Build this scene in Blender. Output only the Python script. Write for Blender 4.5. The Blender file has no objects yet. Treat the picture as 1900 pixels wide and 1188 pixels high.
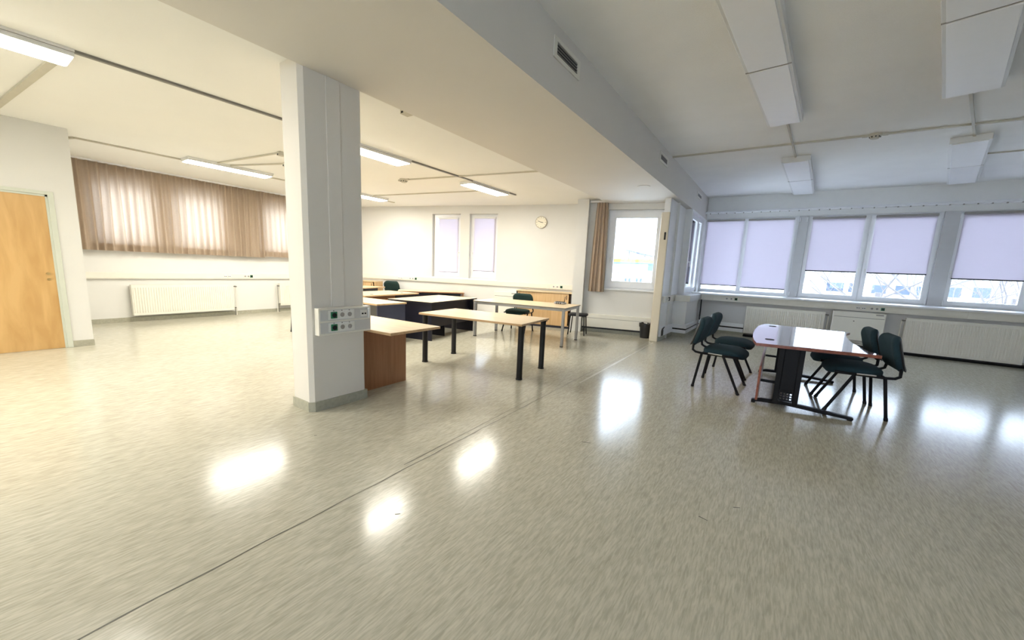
import bpy, bmesh, math, random
from mathutils import Vector, Matrix
random.seed(7)
S = bpy.context.scene
COL = S.collection
R = math.radians
# ------------------------------------------------------------------ camera
H = 1.38
YAW, PITCH, ROLL, FPX, CX, CY = R(34.1685), R(8.9703), R(2.5347), 718.73, 950.2, 613.07
fwd = Vector((-math.sin(YAW)*math.cos(PITCH), math.cos(YAW)*math.cos(PITCH), -math.sin(PITCH)))
rgt0 = Vector((math.cos(YAW), math.sin(YAW), 0)); up0 = rgt0.cross(fwd)
rgt = rgt0*math.cos(ROLL) + up0*math.sin(ROLL); up = -rgt0*math.sin(ROLL) + up0*math.cos(ROLL)
cam = bpy.data.cameras.new('camera'); camo = bpy.data.objects.new('camera', cam); COL.objects.link(camo)
cam.sensor_fit = 'HORIZONTAL'; cam.sensor_width = 36.0; cam.lens = FPX/1900*36.0
cam.shift_x = (950-CX)/1900; cam.shift_y = (CY-594)/1900
cam.clip_start = 0.05; cam.clip_end = 300
M = Matrix((rgt, up, -fwd)).transposed().to_4x4(); M.translation = (0, 0, H)
camo.matrix_world = M
S.camera = camo
# ------------------------------------------------------------------ world, exposure
wd = bpy.data.worlds.new('sky'); S.world = wd; wd.use_nodes = True
bgn = wd.node_tree.nodes['Background']; bgn.inputs[0].default_value = (0.73, 0.81, 1.0, 1); bgn.inputs[1].default_value = 5.0
S.view_settings.view_transform = 'Standard'; S.view_settings.look = 'None'
S.view_settings.gamma = 1.0; S.view_settings.use_curve_mapping = False
S.view_settings.exposure = 1.6
LAMP = 26.0            # radiance of the lit fluorescent diffusers
LAMPCOL = (1.0, 0.95, 0.83)
# ------------------------------------------------------------------ materials
MATS = {}
def nodes_of(m):
    m.use_nodes = True; nt = m.node_tree
    for n in list(nt.nodes): nt.nodes.remove(n)
    out = nt.nodes.new('ShaderNodeOutputMaterial')
    return nt, out
def pm(name, col, rough=0.5, metal=0.0, var=0.06, scale=(8,8,8), bump=0.0, bscale=60, spec=0.5, coat=0.0, detail=4):
    """procedural principled material: noise-varied colour, optional bump"""
    if name in MATS: return MATS[name]
    m = bpy.data.materials.new(name); nt, out = nodes_of(m); N = nt.nodes.new; L = nt.links.new
    b = N('ShaderNodeBsdfPrincipled'); L(b.outputs[0], out.inputs[0])
    b.inputs['Roughness'].default_value = rough; b.inputs['Metallic'].default_value = metal
    b.inputs['Specular IOR Level'].default_value = spec; b.inputs['Coat Weight'].default_value = coat; b.inputs['Coat Roughness'].default_value = 0.05
    tc = N('ShaderNodeTexCoord'); mp = N('ShaderNodeMapping'); mp.inputs['Scale'].default_value = scale
    L(tc.outputs['Object'], mp.inputs[0])
    nz = N('ShaderNodeTexNoise'); nz.inputs['Scale'].default_value = 1.0; nz.inputs['Detail'].default_value = detail
    L(mp.outputs[0], nz.inputs[0])
    rp = N('ShaderNodeValToRGB'); e = rp.color_ramp.elements
    e[0].position = 0.3; e[1].position = 0.7
    e[0].color = tuple(max(0, c*(1-var)) for c in col[:3])+(1,); e[1].color = tuple(min(1, c*(1+var)) for c in col[:3])+(1,)
    L(nz.outputs[0], rp.inputs[0]); L(rp.outputs[0], b.inputs['Base Color'])
    if bump:
        n2 = N('ShaderNodeTexNoise'); n2.inputs['Scale'].default_value = bscale; n2.inputs['Detail'].default_value = 2
        L(tc.outputs['Object'], n2.inputs[0])
        bp = N('ShaderNodeBump'); bp.inputs['Strength'].default_value = bump; bp.inputs['Distance'].default_value = 0.01
        L(n2.outputs[0], bp.inputs['Height']); L(bp.outputs[0], b.inputs['Normal'])
    MATS[name] = m; return m
def wood(name, c0, c1, rough=0.35, axis=0, spec=0.5, coat=0.0, fine=26):
    m = bpy.data.materials.new(name); nt, out = nodes_of(m); N = nt.nodes.new; L = nt.links.new
    b = N('ShaderNodeBsdfPrincipled'); L(b.outputs[0], out.inputs[0]); b.inputs['Roughness'].default_value = rough
    b.inputs['Specular IOR Level'].default_value = spec; b.inputs['Coat Weight'].default_value = coat; b.inputs['Coat Roughness'].default_value = 0.04
    tc = N('ShaderNodeTexCoord'); mp = N('ShaderNodeMapping'); sc = [fine]*3; sc[axis] = 1.6
    mp.inputs['Scale'].default_value = sc; L(tc.outputs['Object'], mp.inputs[0])
    nz = N('ShaderNodeTexNoise'); nz.inputs['Scale'].default_value = 1; nz.inputs['Detail'].default_value = 6; nz.inputs['Distortion'].default_value = 0.6
    L(mp.outputs[0], nz.inputs[0])
    rp = N('ShaderNodeValToRGB'); e = rp.color_ramp.elements; e[0].position = 0.35; e[1].position = 0.65
    e[0].color = c0+(1,); e[1].color = c1+(1,)
    L(nz.outputs[0], rp.inputs[0]); L(rp.outputs[0], b.inputs['Base Color'])
    MATS[name] = m; return m
def emis(name, col, st):
    m = bpy.data.materials.new(name); nt, out = nodes_of(m); N = nt.nodes.new; L = nt.links.new
    e = N('ShaderNodeEmission'); e.inputs[0].default_value = col+(1,); e.inputs[1].default_value = st
    L(e.outputs[0], out.inputs[0]); MATS[name] = m; return m
def cloth(name, col, trans=0.5, var=0.06, scale=(40,40,40)):
    m = bpy.data.materials.new(name); nt, out = nodes_of(m); N = nt.nodes.new; L = nt.links.new
    tc = N('ShaderNodeTexCoord'); mp = N('ShaderNodeMapping'); mp.inputs['Scale'].default_value = scale; L(tc.outputs['Object'], mp.inputs[0])
    nz = N('ShaderNodeTexNoise'); nz.inputs['Scale'].default_value = 1; L(mp.outputs[0], nz.inputs[0])
    rp = N('ShaderNodeValToRGB'); e = rp.color_ramp.elements
    e[0].color = tuple(c*(1-var) for c in col)+(1,); e[1].color = tuple(min(1, c*(1+var)) for c in col)+(1,)
    L(nz.outputs[0], rp.inputs[0])
    d = N('ShaderNodeBsdfDiffuse'); t = N('ShaderNodeBsdfTranslucent'); mx = N('ShaderNodeMixShader'); mx.inputs[0].default_value = trans
    L(rp.outputs[0], d.inputs[0]); L(rp.outputs[0], t.inputs[0]); L(d.outputs[0], mx.inputs[1]); L(t.outputs[0], mx.inputs[2])
    L(mx.outputs[0], out.inputs[0]); MATS[name] = m; return m
def glass_mat():
    m = bpy.data.materials.new('window_glass'); nt, out = nodes_of(m); N = nt.nodes.new; L = nt.links.new
    t = N('ShaderNodeBsdfTransparent'); t.inputs[0].default_value = (0.93, 0.97, 0.97, 1)
    g = N('ShaderNodeBsdfGlossy'); g.inputs['Roughness'].default_value = 0.01
    fr = N('ShaderNodeFresnel'); fr.inputs[0].default_value = 1.3
    mx = N('ShaderNodeMixShader'); L(fr.outputs[0], mx.inputs[0]); L(t.outputs[0], mx.inputs[1]); L(g.outputs[0], mx.inputs[2])
    L(mx.outputs[0], out.inputs[0]); MATS['glass'] = m; return m
def floor_mat():
    m = bpy.data.materials.new('linoleum'); nt, out = nodes_of(m); N = nt.nodes.new; L = nt.links.new
    b = N('ShaderNodeBsdfPrincipled'); L(b.outputs[0], out.inputs[0])
    tc = N('ShaderNodeTexCoord')
    def noise(sc, det, dist=0.0):
        mp = N('ShaderNodeMapping'); mp.inputs['Scale'].default_value = sc; L(tc.outputs['Object'], mp.inputs[0])
        mp.inputs['Rotation'].default_value = (0, 0, R(-1.5))
        n = N('ShaderNodeTexNoise'); n.inputs['Scale'].default_value = 1; n.inputs['Detail'].default_value = det; n.inputs['Distortion'].default_value = dist
        L(mp.outputs[0], n.inputs[0]); return n
    n1 = noise((105, 13, 1), 3, 0.5); n2 = noise((36, 5, 1), 4, 0.5); n3 = noise((0.8, 0.5, 1), 2)
    r1 = N('ShaderNodeValToRGB'); e = r1.color_ramp.elements; e[0].position = 0.36; e[1].position = 0.64
    e[0].color = (0.36, 0.345, 0.275, 1); e[1].color = (0.60, 0.58, 0.485, 1)
    L(n1.outputs[0], r1.inputs[0])
    r2 = N('ShaderNodeValToRGB'); e = r2.color_ramp.elements; e[0].position = 0.35; e[1].position = 0.65
    e[0].color = (0.43, 0.415, 0.345, 1); e[1].color = (0.57, 0.55, 0.47, 1)
    L(n2.outputs[0], r2.inputs[0])
    mx = N('ShaderNodeMix'); mx.data_type = 'RGBA'; mx.inputs[0].default_value = 0.5
    L(r1.outputs[0], mx.inputs['A']); L(r2.outputs[0], mx.inputs['B'])
    r3 = N('ShaderNodeValToRGB'); e = r3.color_ramp.elements; e[0].color = (0.93, 0.92, 0.90, 1); e[1].color = (1, 1, 1, 1)
    L(n3.outputs[0], r3.inputs[0])
    mu = N('ShaderNodeMix'); mu.data_type = 'RGBA'; mu.blend_type = 'MULTIPLY'; mu.inputs[0].default_value = 1
    L(mx.outputs['Result'], mu.inputs['A']); L(r3.outputs[0], mu.inputs['B']); L(mu.outputs['Result'], b.inputs['Base Color'])
    rr = N('ShaderNodeMapRange'); rr.inputs[3].default_value = 0.12; rr.inputs[4].default_value = 0.21
    L(n3.outputs[0], rr.inputs[0]); L(rr.outputs[0], b.inputs['Roughness'])
    b.inputs['Specular IOR Level'].default_value = 0.31
    n4 = noise((14, 5, 1), 2)
    bp = N('ShaderNodeBump'); bp.inputs['Strength'].default_value = 0.05; bp.inputs['Distance'].default_value = 0.004
    L(n4.outputs[0], bp.inputs['Height']); L(bp.outputs[0], b.inputs['Normal'])
    MATS['floor'] = m; return m
glass_mat(); floor_mat()
pm('plaster', (0.74, 0.735, 0.71), 0.75, var=0.015, scale=(1.5,1.5,1.5), bump=0.06, bscale=140)
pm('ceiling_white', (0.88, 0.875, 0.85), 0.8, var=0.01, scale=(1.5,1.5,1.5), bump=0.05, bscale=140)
pm('column_paint', (0.77, 0.735, 0.675), 0.75, var=0.015, scale=(1.5,1.5,1.5), bump=0.06, bscale=140)
pm('wall_grey', (0.60, 0.59, 0.585), 0.7, var=0.015, scale=(1.5,1.5,1.5))
pm('beam_shade', (0.72, 0.69, 0.645), 0.8, var=0.015, scale=(1.5,1.5,1.5), bump=0.06, bscale=140)  # ceiling tone darkened: the beam's dimmer light is put into its colour
pm('plaster_rough', (0.91, 0.905, 0.89), 0.8, var=0.02, scale=(2,2,2), bump=0.25, bscale=170)
pm('white_paint', (0.84, 0.84, 0.83), 0.4, var=0.01)
pm('white_pvc', (0.83, 0.84, 0.86), 0.3, var=0.01)
pm('cream_enamel', (0.82, 0.80, 0.72), 0.35, var=0.015)
pm('cream_pvc', (0.78, 0.755, 0.68), 0.4, var=0.02)
pm('beige_casing', (0.70, 0.64, 0.52), 0.4, var=0.03, scale=(3,3,1))
pm('base_lino', (0.40, 0.39, 0.31), 0.35, var=0.10, scale=(30,30,30))
pm('frame_green', (0.62, 0.65, 0.57), 0.4, var=0.02)
pm('dark_gap', (0.012, 0.012, 0.014), 0.6)
pm('seam', (0.13, 0.125, 0.10), 0.5, var=0.3, scale=(3,3,3))
pm('seam_light', (0.42, 0.40, 0.33), 0.35, var=0.15, scale=(3,3,3))
pm('scuff', (0.06, 0.06, 0.055), 0.6)
pm('black_metal', (0.006, 0.006, 0.008), 0.5, var=0.1, spec=0.2)
pm('black_plastic', (0.008, 0.008, 0.010), 0.4, var=0.1, spec=0.3)
pm('bin_plastic', (0.012, 0.012, 0.014), 0.35, var=0.15)
pm('chair_fabric', (0.007, 0.031, 0.044), 0.85, var=0.25, scale=(150,150,150), bump=0.3, bscale=400)
pm('chair_green', (0.006, 0.028, 0.024), 0.85, var=0.25, scale=(150,150,150), bump=0.3, bscale=400)
pm('chair_black', (0.014, 0.014, 0.018), 0.8, var=0.2, scale=(150,150,150), bump=0.3, bscale=400)
pm('grey_metal', (0.36, 0.36, 0.36), 0.35, metal=0.7, var=0.05)
pm('dark_tube', (0.016, 0.015, 0.015), 0.45, var=0.1, spec=0.3)
pm('chrome', (0.75, 0.75, 0.76), 0.2, metal=1.0, var=0.02)
pm('brass', (0.55, 0.40, 0.18), 0.35, metal=0.8)
pm('navy_laminate', (0.010, 0.010, 0.022), 0.45, var=0.08)
pm('slate_laminate', (0.055, 0.060, 0.105), 0.4, var=0.06)
pm('grey_laminate', (0.085, 0.083, 0.075), 0.45, var=0.06)
pm('socket_green', (0.010, 0.16, 0.07), 0.4, var=0.05)
pm('socket_white', (0.80, 0.80, 0.77), 0.35, var=0.01)
pm('socket_grey', (0.33, 0.31, 0.29), 0.5, var=0.05)
pm('duct_grey', (0.58, 0.58, 0.57), 0.35, var=0.02)
pm('pipe_white', (0.76, 0.74, 0.67), 0.35)
pm('pipe_dark', (0.20, 0.19, 0.17), 0.4)
pm('conduit', (0.55, 0.52, 0.43), 0.5, var=0.03)
pm('clock_rim', (0.42, 0.37, 0.27), 0.4)
pm('clock_face', (0.83, 0.78, 0.64), 0.5, var=0.01)
pm('diffuser_off', (0.93, 0.93, 0.95), 0.35, var=0.01)
pm('fixture', (0.76, 0.76, 0.75), 0.4, var=0.01)
pm('rail_white', (0.82, 0.82, 0.84), 0.35)
pm('router_body', (0.40, 0.40, 0.41), 0.35)
wood('beech', (0.66, 0.49, 0.29), (0.77, 0.60, 0.38), 0.32)
wood('beech_y', (0.66, 0.49, 0.29), (0.77, 0.60, 0.38), 0.32, axis=1)
wood('beech_edge', (0.56, 0.36, 0.19), (0.66, 0.45, 0.25), 0.4)
wood('beech_panel', (0.30, 0.135, 0.060), (0.37, 0.175, 0.085), 0.38, axis=2)
wood('beech_front', (0.66, 0.42, 0.20), (0.74, 0.50, 0.26), 0.38, axis=2)
wood('door_veneer', (0.56, 0.335, 0.125), (0.67, 0.43, 0.18), 0.35, axis=2, fine=9)
wood('mahogany', (0.16, 0.055, 0.05), (0.30, 0.11, 0.10), 0.10, axis=1, spec=0.7, coat=1.0, fine=18)
wood('mahogany_edge', (0.20, 0.05, 0.025), (0.29, 0.085, 0.045), 0.3, axis=1)
cloth('curtain_cloth', (0.57, 0.46, 0.355), 0.36)
cloth('blind_cloth', (0.69, 0.65, 0.70), 0.42, var=0.02, scale=(3, 60, 120))
emis('tube_glow', LAMPCOL, LAMP)
pm('ext_white', (0.60, 0.62, 0.62), 0.8, var=0.03); pm('ext_cream', (0.42, 0.42, 0.39), 0.8, var=0.03)
pm('ext_yellow', (0.50, 0.36, 0.012), 0.6, var=0.02); pm('ext_blue', (0.03, 0.07, 0.17), 0.5, var=0.05)
pm('ext_dark', (0.035, 0.04, 0.05), 0.5); pm('ext_window', (0.035, 0.05, 0.075), 0.15, var=0.2)
pm('ext_roof', (0.55, 0.36, 0.30), 0.8, var=0.1); pm('ext_ground', (0.62, 0.62, 0.60), 0.9, var=0.15, scale=(.3,.3,.3))
pm('bark', (0.11, 0.10, 0.10), 0.9, var=0.2, scale=(20,20,5))
# ------------------------------------------------------------------ mesh helpers
class MB:
    def __init__(s): s.bm = bmesh.new()
    def box(s, x0, x1, y0, y1, z0, z1):
        v = [s.bm.verts.new(p) for p in ((x0,y0,z0),(x1,y0,z0),(x1,y1,z0),(x0,y1,z0),(x0,y0,z1),(x1,y0,z1),(x1,y1,z1),(x0,y1,z1))]
        for f in ((3,2,1,0),(4,5,6,7),(0,1,5,4),(1,2,6,5),(2,3,7,6),(3,0,4,7)): s.bm.faces.new([v[i] for i in f])
        return s
    def prism(s, poly, z0, z1, axis='z'):
        def P(a, b, c): return (a,b,c) if axis=='z' else ((c,a,b) if axis=='x' else (a,c,b))
        lo = [s.bm.verts.new(P(x,y,z0)) for x,y in poly]; hi = [s.bm.verts.new(P(x,y,z1)) for x,y in poly]
        n = len(poly); fs = [s.bm.faces.new(lo[::-1]), s.bm.faces.new(hi)]
        for i in range(n): fs.append(s.bm.faces.new((lo[i], lo[(i+1)%n], hi[(i+1)%n], hi[i])))
        return s
    def cyl(s, p0, p1, r0, r1=None, n=16, cap=True):
        return s.tube([p0, p1], [r0, r0 if r1 is None else r1], n, cap)
    def tube(s, pts, r, n=10, cap=True):
        pts = [Vector(p) for p in pts]; rr = r if isinstance(r, (list, tuple)) else [r]*len(pts)
        rings = []; pn = None
        for i, p in enumerate(pts):
            t = ((pts[min(i+1,len(pts)-1)]-pts[max(i-1,0)])).normalized()
            if pn is None:
                a = Vector((0,0,1)) if abs(t.z) < 0.9 else Vector((1,0,0)); pn = t.cross(a).normalized()
            else:
                pn = (pn - t*pn.dot(t)).normalized()
            b = t.cross(pn)
            rings.append([s.bm.verts.new(p + (pn*math.cos(2*math.pi*k/n)+b*math.sin(2*math.pi*k/n))*rr[i]) for k in range(n)])
        for a, b in zip(rings, rings[1:]):
            for k in range(n): s.bm.faces.new((a[k], a[(k+1)%n], b[(k+1)%n], b[k]))
        if cap: s.bm.faces.new(rings[0][::-1]); s.bm.faces.new(rings[-1])
        return s
    def grid(s, fn, nu, nv):
        vs = [[s.bm.verts.new(fn(i/nu, j/nv)) for j in range(nv+1)] for i in range(nu+1)]
        for i in range(nu):
            for j in range(nv): s.bm.faces.new((vs[i][j], vs[i+1][j], vs[i+1][j+1], vs[i][j+1]))
        return s
    def holes(s, x0, x1, z0, z1, y0, y1, hs):
        """wall slab in local x/z with rectangular holes (hx0,hx1,hz0,hz1), thickness y0..y1"""
        xs = sorted({x0, x1, *[h[0] for h in hs], *[h[1] for h in hs]}); zs = sorted({z0, z1, *[h[2] for h in hs], *[h[3] for h in hs]})
        def solid(i, j):
            if i < 0 or j < 0 or i >= len(xs)-1 or j >= len(zs)-1: return False
            cx, cz = (xs[i]+xs[i+1])/2, (zs[j]+zs[j+1])/2
            return not any(h[0]<cx<h[1] and h[2]<cz<h[3] for h in hs)
        bm = s.bm; V = {}
        def v(i, j, k):
            if (i,j,k) not in V: V[(i,j,k)] = bm.verts.new((xs[i], (y0,y1)[k], zs[j]))
            return V[(i,j,k)]
        for i in range(len(xs)-1):
            for j in range(len(zs)-1):
                if not solid(i,j): continue
                bm.faces.new((v(i,j,0),v(i+1,j,0),v(i+1,j+1,0),v(i,j+1,0)))
                bm.faces.new((v(i,j+1,1),v(i+1,j+1,1),v(i+1,j,1),v(i,j,1)))
                if not solid(i-1,j): bm.faces.new((v(i,j,0),v(i,j+1,0),v(i,j+1,1),v(i,j,1)))
                if not solid(i+1,j): bm.faces.new((v(i+1,j,1),v(i+1,j+1,1),v(i+1,j+1,0),v(i+1,j,0)))
                if not solid(i,j-1): bm.faces.new((v(i,j,1),v(i+1,j,1),v(i+1,j,0),v(i,j,0)))
                if not solid(i,j+1): bm.faces.new((v(i,j+1,0),v(i+1,j+1,0),v(i+1,j+1,1),v(i,j+1,1)))
        return s
    def build(s, name, mat, parent=None, bevel=0.0, smooth=False, loc=None, rz=None, seg=2, subs=0, ang=40):
        bmesh.ops.recalc_face_normals(s.bm, faces=s.bm.faces)
        me = bpy.data.meshes.new(name); s.bm.to_mesh(me); s.bm.free()
        me.materials.append(MATS[mat] if isinstance(mat, str) else mat)
        o = bpy.data.objects.new(name, me); COL.objects.link(o)
        if parent is not None: o.parent = parent
        if loc is not None: o.location = loc
        if rz is not None: o.rotation_euler[2] = rz
        if bevel:
            b = o.modifiers.new('bevel', 'BEVEL'); b.width = bevel; b.segments = seg; b.limit_method = 'ANGLE'; b.angle_limit = R(40)
        if subs:
            q = o.modifiers.new('sub', 'SUBSURF'); q.levels = subs; q.render_levels = subs
        if smooth:
            me.polygons.foreach_set('use_smooth', [True]*len(me.polygons))
            if not subs: me.set_sharp_from_angle(angle=R(ang))
        return o
def B(*a): return MB().box(*a)
def tag(o, label, cat, group=None):
    o['label'] = label; o['category'] = cat
    if group: o['group'] = group
    return o
def struct(o): o['kind'] = 'structure'; return o
def thing(name, label, cat, loc=(0,0,0), rz=0.0, group=None):
    o = bpy.data.objects.new(name, None); COL.objects.link(o); o.location = loc; o.rotation_euler = (0,0,rz)
    o.empty_display_size = 0.1
    return tag(o, label, cat, group)
def shell(name, loc=(0,0,0), rz=0.0):
    o = bpy.data.objects.new(name, None); COL.objects.link(o); o.location = loc; o.rotation_euler = (0,0,rz); return struct(o)
def copy_tree(o, parent=None):
    c = o.copy(); COL.objects.link(c); c.parent = parent
    for ch in list(o.children): copy_tree(ch, c)
    return c
def rounded(cx, cy, w, h, r, n=5):
    p = []
    for sx, sy, a0 in ((1,1,0),(-1,1,90),(-1,-1,180),(1,-1,270)):
        for k in range(n+1):
            a = R(a0+90*k/n); p.append((cx+sx*(w/2-r)+r*math.cos(a), cy+sy*(h/2-r)+r*math.sin(a)))
    return p
# frames of the walls: local x runs along the wall, local y points out of the room
A1 = math.atan(0.2716)
FC = ((-11.0, 10.0507-0.2716*11.0, 0), A1)        # wall with the clock
FB = ((-3.90, 9.5565-0.2716*3.90, 0), A1)         # bay wall with the clear window
FL = ((-10.537, 0.0, 0), math.pi/2+math.atan(0.0639))   # curtain wall on the left
FD = ((-8.244, 0.0, 0), math.pi/2)                # wall with the wooden door
FR = ((0.0, 11.10, 0), 0.0)                       # window wall on the right
cs1 = math.cos(A1)
def sC(X): return (X+11.0)/cs1
def sB(X): return (X+3.90)/cs1
ZL, ZB, ZR = 3.0, 2.925, 3.50
BX0, BX1 = -3.385, -1.874
# ------------------------------------------------------------------ floor
poly = [(-8.3,-6.6),(6.6,-6.6),(6.6,11.25),(-2.4,11.25),(-2.4,9.25),(-3.9,8.75),(-4.3,9.1),(-11.3,7.2),(-10.8,1.0),(-8.3,1.0)]
fl = struct(MB().prism(poly[::-1], -0.12, 0.0).build('floor', 'floor'))
def strip(name, pts, w, mat, z=0.0015):
    m = MB()
    vs = []
    for i, (x, y) in enumerate(pts):
        ww = w*(0.6+0.8*random.random()); vs.append((m.bm.verts.new((x-ww/2, y, z)), m.bm.verts.new((x+ww/2, y, z))))
    for a, b in zip(vs, vs[1:]): m.bm.faces.new((a[0], a[1], b[1], b[0]))
    return m.build(name, mat, fl)
def sx(y): return -1.912-0.0256*y
strip('seam', [(sx(y*0.12)+0.004*math.sin(y*1.7), y*0.12) for y in range(0, 46)], 0.007, 'seam')
strip('seam', [(sx(y*0.15)+0.003*math.sin(y), y*0.15) for y in range(36, 56)], 0.006, 'seam_light')
strip('seam', [(sx(y*0.12)-0.045-0.012*(y-14)*0.12, y*0.12) for y in range(14, 32)], 0.005, 'seam')
strip('seam', [(sx(y*0.2)+0.10, y*0.2) for y in range(22, 42)], 0.03, 'seam_light')
for x, y, a, l in ((-1.15,2.85,20,.07),(-.2,2.35,-15,.05),(-.05,2.6,30,.04),(-2.9,1.55,60,.02),(.55,1.9,10,.03),(-1.25,4.9,80,.03),(-1.6,1.3,45,.03)):
    q = MB().prism([(-l/2,-.003),(l/2,-.0015),(l/2,.002),(-l/2,.003)], 0.0008, 0.0016).build('scuff_mark', 'scuff', fl, loc=(x,y,0), rz=R(a))
# ------------------------------------------------------------------ ceilings, beam, column
struct(MB().prism([(-11.4,-6.6),(BX0+.05,-6.6),(BX0+.05,9.2),(-11.4,9.2)], ZL, ZL+0.15).build('ceiling', 'ceiling_white'))
struct(B(BX1-.05, 6.6, -6.6, 12.3, ZR, ZR+0.15).build('ceiling', 'plaster_rough'))
struct(B(BX0, BX1, -6.6, 12.1, ZB, ZR+0.1).build('ceiling_beam', 'beam_shade'))
XC0, XC1, YC0, YC1, CH = -3.682, -3.385, 1.782, 2.348, 0.035
colpoly = [(XC0,YC0),(XC1-CH,YC0),(XC1,YC0+CH),(XC1,YC1-.02),(XC1-.02,YC1),(XC0,YC1)]
column = struct(MB().prism(colpoly, 0.0, ZL+.02).build('column', 'column_paint'))
bb = [(XC0-.012,YC0-.012),(XC1-CH+.005,YC0-.012),(XC1+.012,YC0+CH-.005),(XC1+.012,YC1+.012),(XC0-.012,YC1+.012)]
MB().prism(bb, 0.0, 0.092).build('baseboard', 'base_lino', column)
B(XC1-.01, XC1+.010, 2.0, 2.13, 0.96, ZB).build('cable_chase', 'column_paint', column, bevel=.004)
# ------------------------------------------------------------------ walls
# left curtain wall
Lwin = [(1.70,2.60),(2.86,3.80),(4.62,5.56),(5.80,6.70)]
wl = struct(MB().holes(0.9, 7.6, 0, ZL, 0.0, 0.30, [(a,b,1.52,2.72) for a,b in Lwin]).build('wall_left', 'plaster', loc=FL[0], rz=FL[1]))
# door wall with its return
struct(MB().holes(-6.6, 1.161, 0, ZL, 0.0, 0.12, [(-0.06,0.90,-.01,2.09)]).build('wall_door', 'plaster', loc=FD[0], rz=FD[1]))
struct(B(-10.75, -8.36, 1.03, 1.161, 0, ZL).build('wall_return', 'plaster'))
# clock wall
Cwin = [(-8.15,-7.31),(-7.05,-6.27)]
struct(MB().holes(0.0, sC(-4.02), 0, ZL, 0.0, 0.32, [(sC(a),sC(b),1.075,2.79) for a,b in Cwin]).build('wall_clock', 'plaster', loc=FC[0], rz=FC[1]))
# bay wall with pilaster
struct(MB().holes(-0.15, sB(-1.95), 0, ZR, 0.0, 0.32, [(sB(-3.37),sB(-2.20),1.035,2.80)]).build('wall_bay', 'plaster', loc=FB[0], rz=FB[1]))
struct(B(sB(-4.03), sB(-3.785), -0.19, 0.75, 0, ZL).build('wall_pilaster', 'plaster', loc=FB[0], rz=FB[1]))
# stub of the old partition and the side wall of the bay
struct(B(-2.116, -2.0, 8.405, 9.98, 0, ZB).build('wall_stub', 'white_paint'))
struct(MB().holes(9.90, 12.2, 0, ZB-.001, 0.0, 0.30, [(10.02,11.52,1.0,2.88)]).build('wall_side', 'white_paint', loc=(-1.86,0,0), rz=math.pi/2))
# window wall: parapet, piers, lintel
Rwin = [(-1.86,0.20),(0.36,2.64),(2.84,5.10)]
struct(MB().holes(-1.86, 6.5, 0, ZR, 0.78, 1.06, [(a,b,1.0,2.95) for a,b in Rwin]).build('wall_windows', 'white_paint', loc=FR[0], rz=FR[1]))
struct(B(-1.86, 6.5, 11.10, 11.90, 0, 0.955).build('wall_parapet', 'wall_grey'))
Swin = []
fill_win = [(-4.6,-2.4),(-2.1,.1)]  # windows added in the unseen back wall to let in more daylight
FE = ((6.5,0,0), -math.pi/2)      # right-hand outer wall, local x = -Y
struct(MB().holes(-12.3, 6.6, 0, ZR+.1, 0, .3, [(a,b,1.0,2.95) for a,b in Swin]).build('wall_right', 'plaster', loc=FE[0], rz=FE[1]))
FK = ((0,-6.6,0), math.pi)       # wall behind the camera, local x = -X
struct(MB().holes(-6.65, 8.4, 0, ZR+.1, 0, .3, [(a,b,1.0,2.95) for a,b in fill_win]).build('wall_back', 'plaster', loc=FK[0], rz=FK[1]))
# boxed pilaster below the sill in the corner
struct(B(-2.0, -1.70, 9.56, 11.12, 0.0, 0.96).build('wall_box', 'white_paint'))
# ------------------------------------------------------------------ baseboards
struct(B(1.0, 7.5, -0.012, 0.0, 0, 0.088).build('baseboard_left', 'base_lino', loc=FL[0], rz=FL[1]))
struct(MB().box(0.955, 1.165, -0.012, 0.0, 0, 0.09).box(-6.5, -0.15, -0.012, 0, 0, .09).build('baseboard_door', 'base_lino', loc=FD[0], rz=FD[1]))
struct(B(0, sC(-4.06), -0.012, 0.0, 0, 0.088).build('baseboard_clock', 'base_lino', loc=FC[0], rz=FC[1]))
struct(B(sB(-3.78), sB(-2.12), -0.012, 0.0, 0, 0.088).build('baseboard_bay', 'base_lino', loc=FB[0], rz=FB[1]))
struct(MB().box(-2.0, -1.985, 8.40, 9.56, 0, .088).box(-2.0,-1.688,9.546,9.56,0,.088).box(-1.70,-1.685,9.55,11.1,0,.088).build('baseboard_stub', 'base_lino'))
struct(B(-1.69, 5.5, 11.085, 11.10, 0, 0.085).build('baseboard_windows', 'base_lino'))
# ------------------------------------------------------------------ door
d1 = shell('door_1', FD[0], FD[1])
MB().prism([(-.06,0),(-.06,2.09),(.90,2.09),(.90,0),(.955,0),(.955,2.135),(-.115,2.135),(-.115,0)], -.018, .10, axis='y').build('door_frame', 'frame_green', d1, bevel=.004)
lf = B(-.06, .885, .012, .055, .001, 2.068).build('door_leaf', 'door_veneer', d1, bevel=.002)
MB().box(-.06,.90,.0,.11,2.066,2.092).box(.878,.905,.0,.11,0,2.09).build('rebate', 'frame_green', d1)
MB().cyl((.815,.012,1.04),(.815,.002,1.04),.020,n=20).build('handle_rose', 'brass', lf, smooth=True)
MB().cyl((.815,.012,.965),(.815,.002,.965),.018,n=20).build('keyhole_rose', 'brass', lf, smooth=True)
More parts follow.
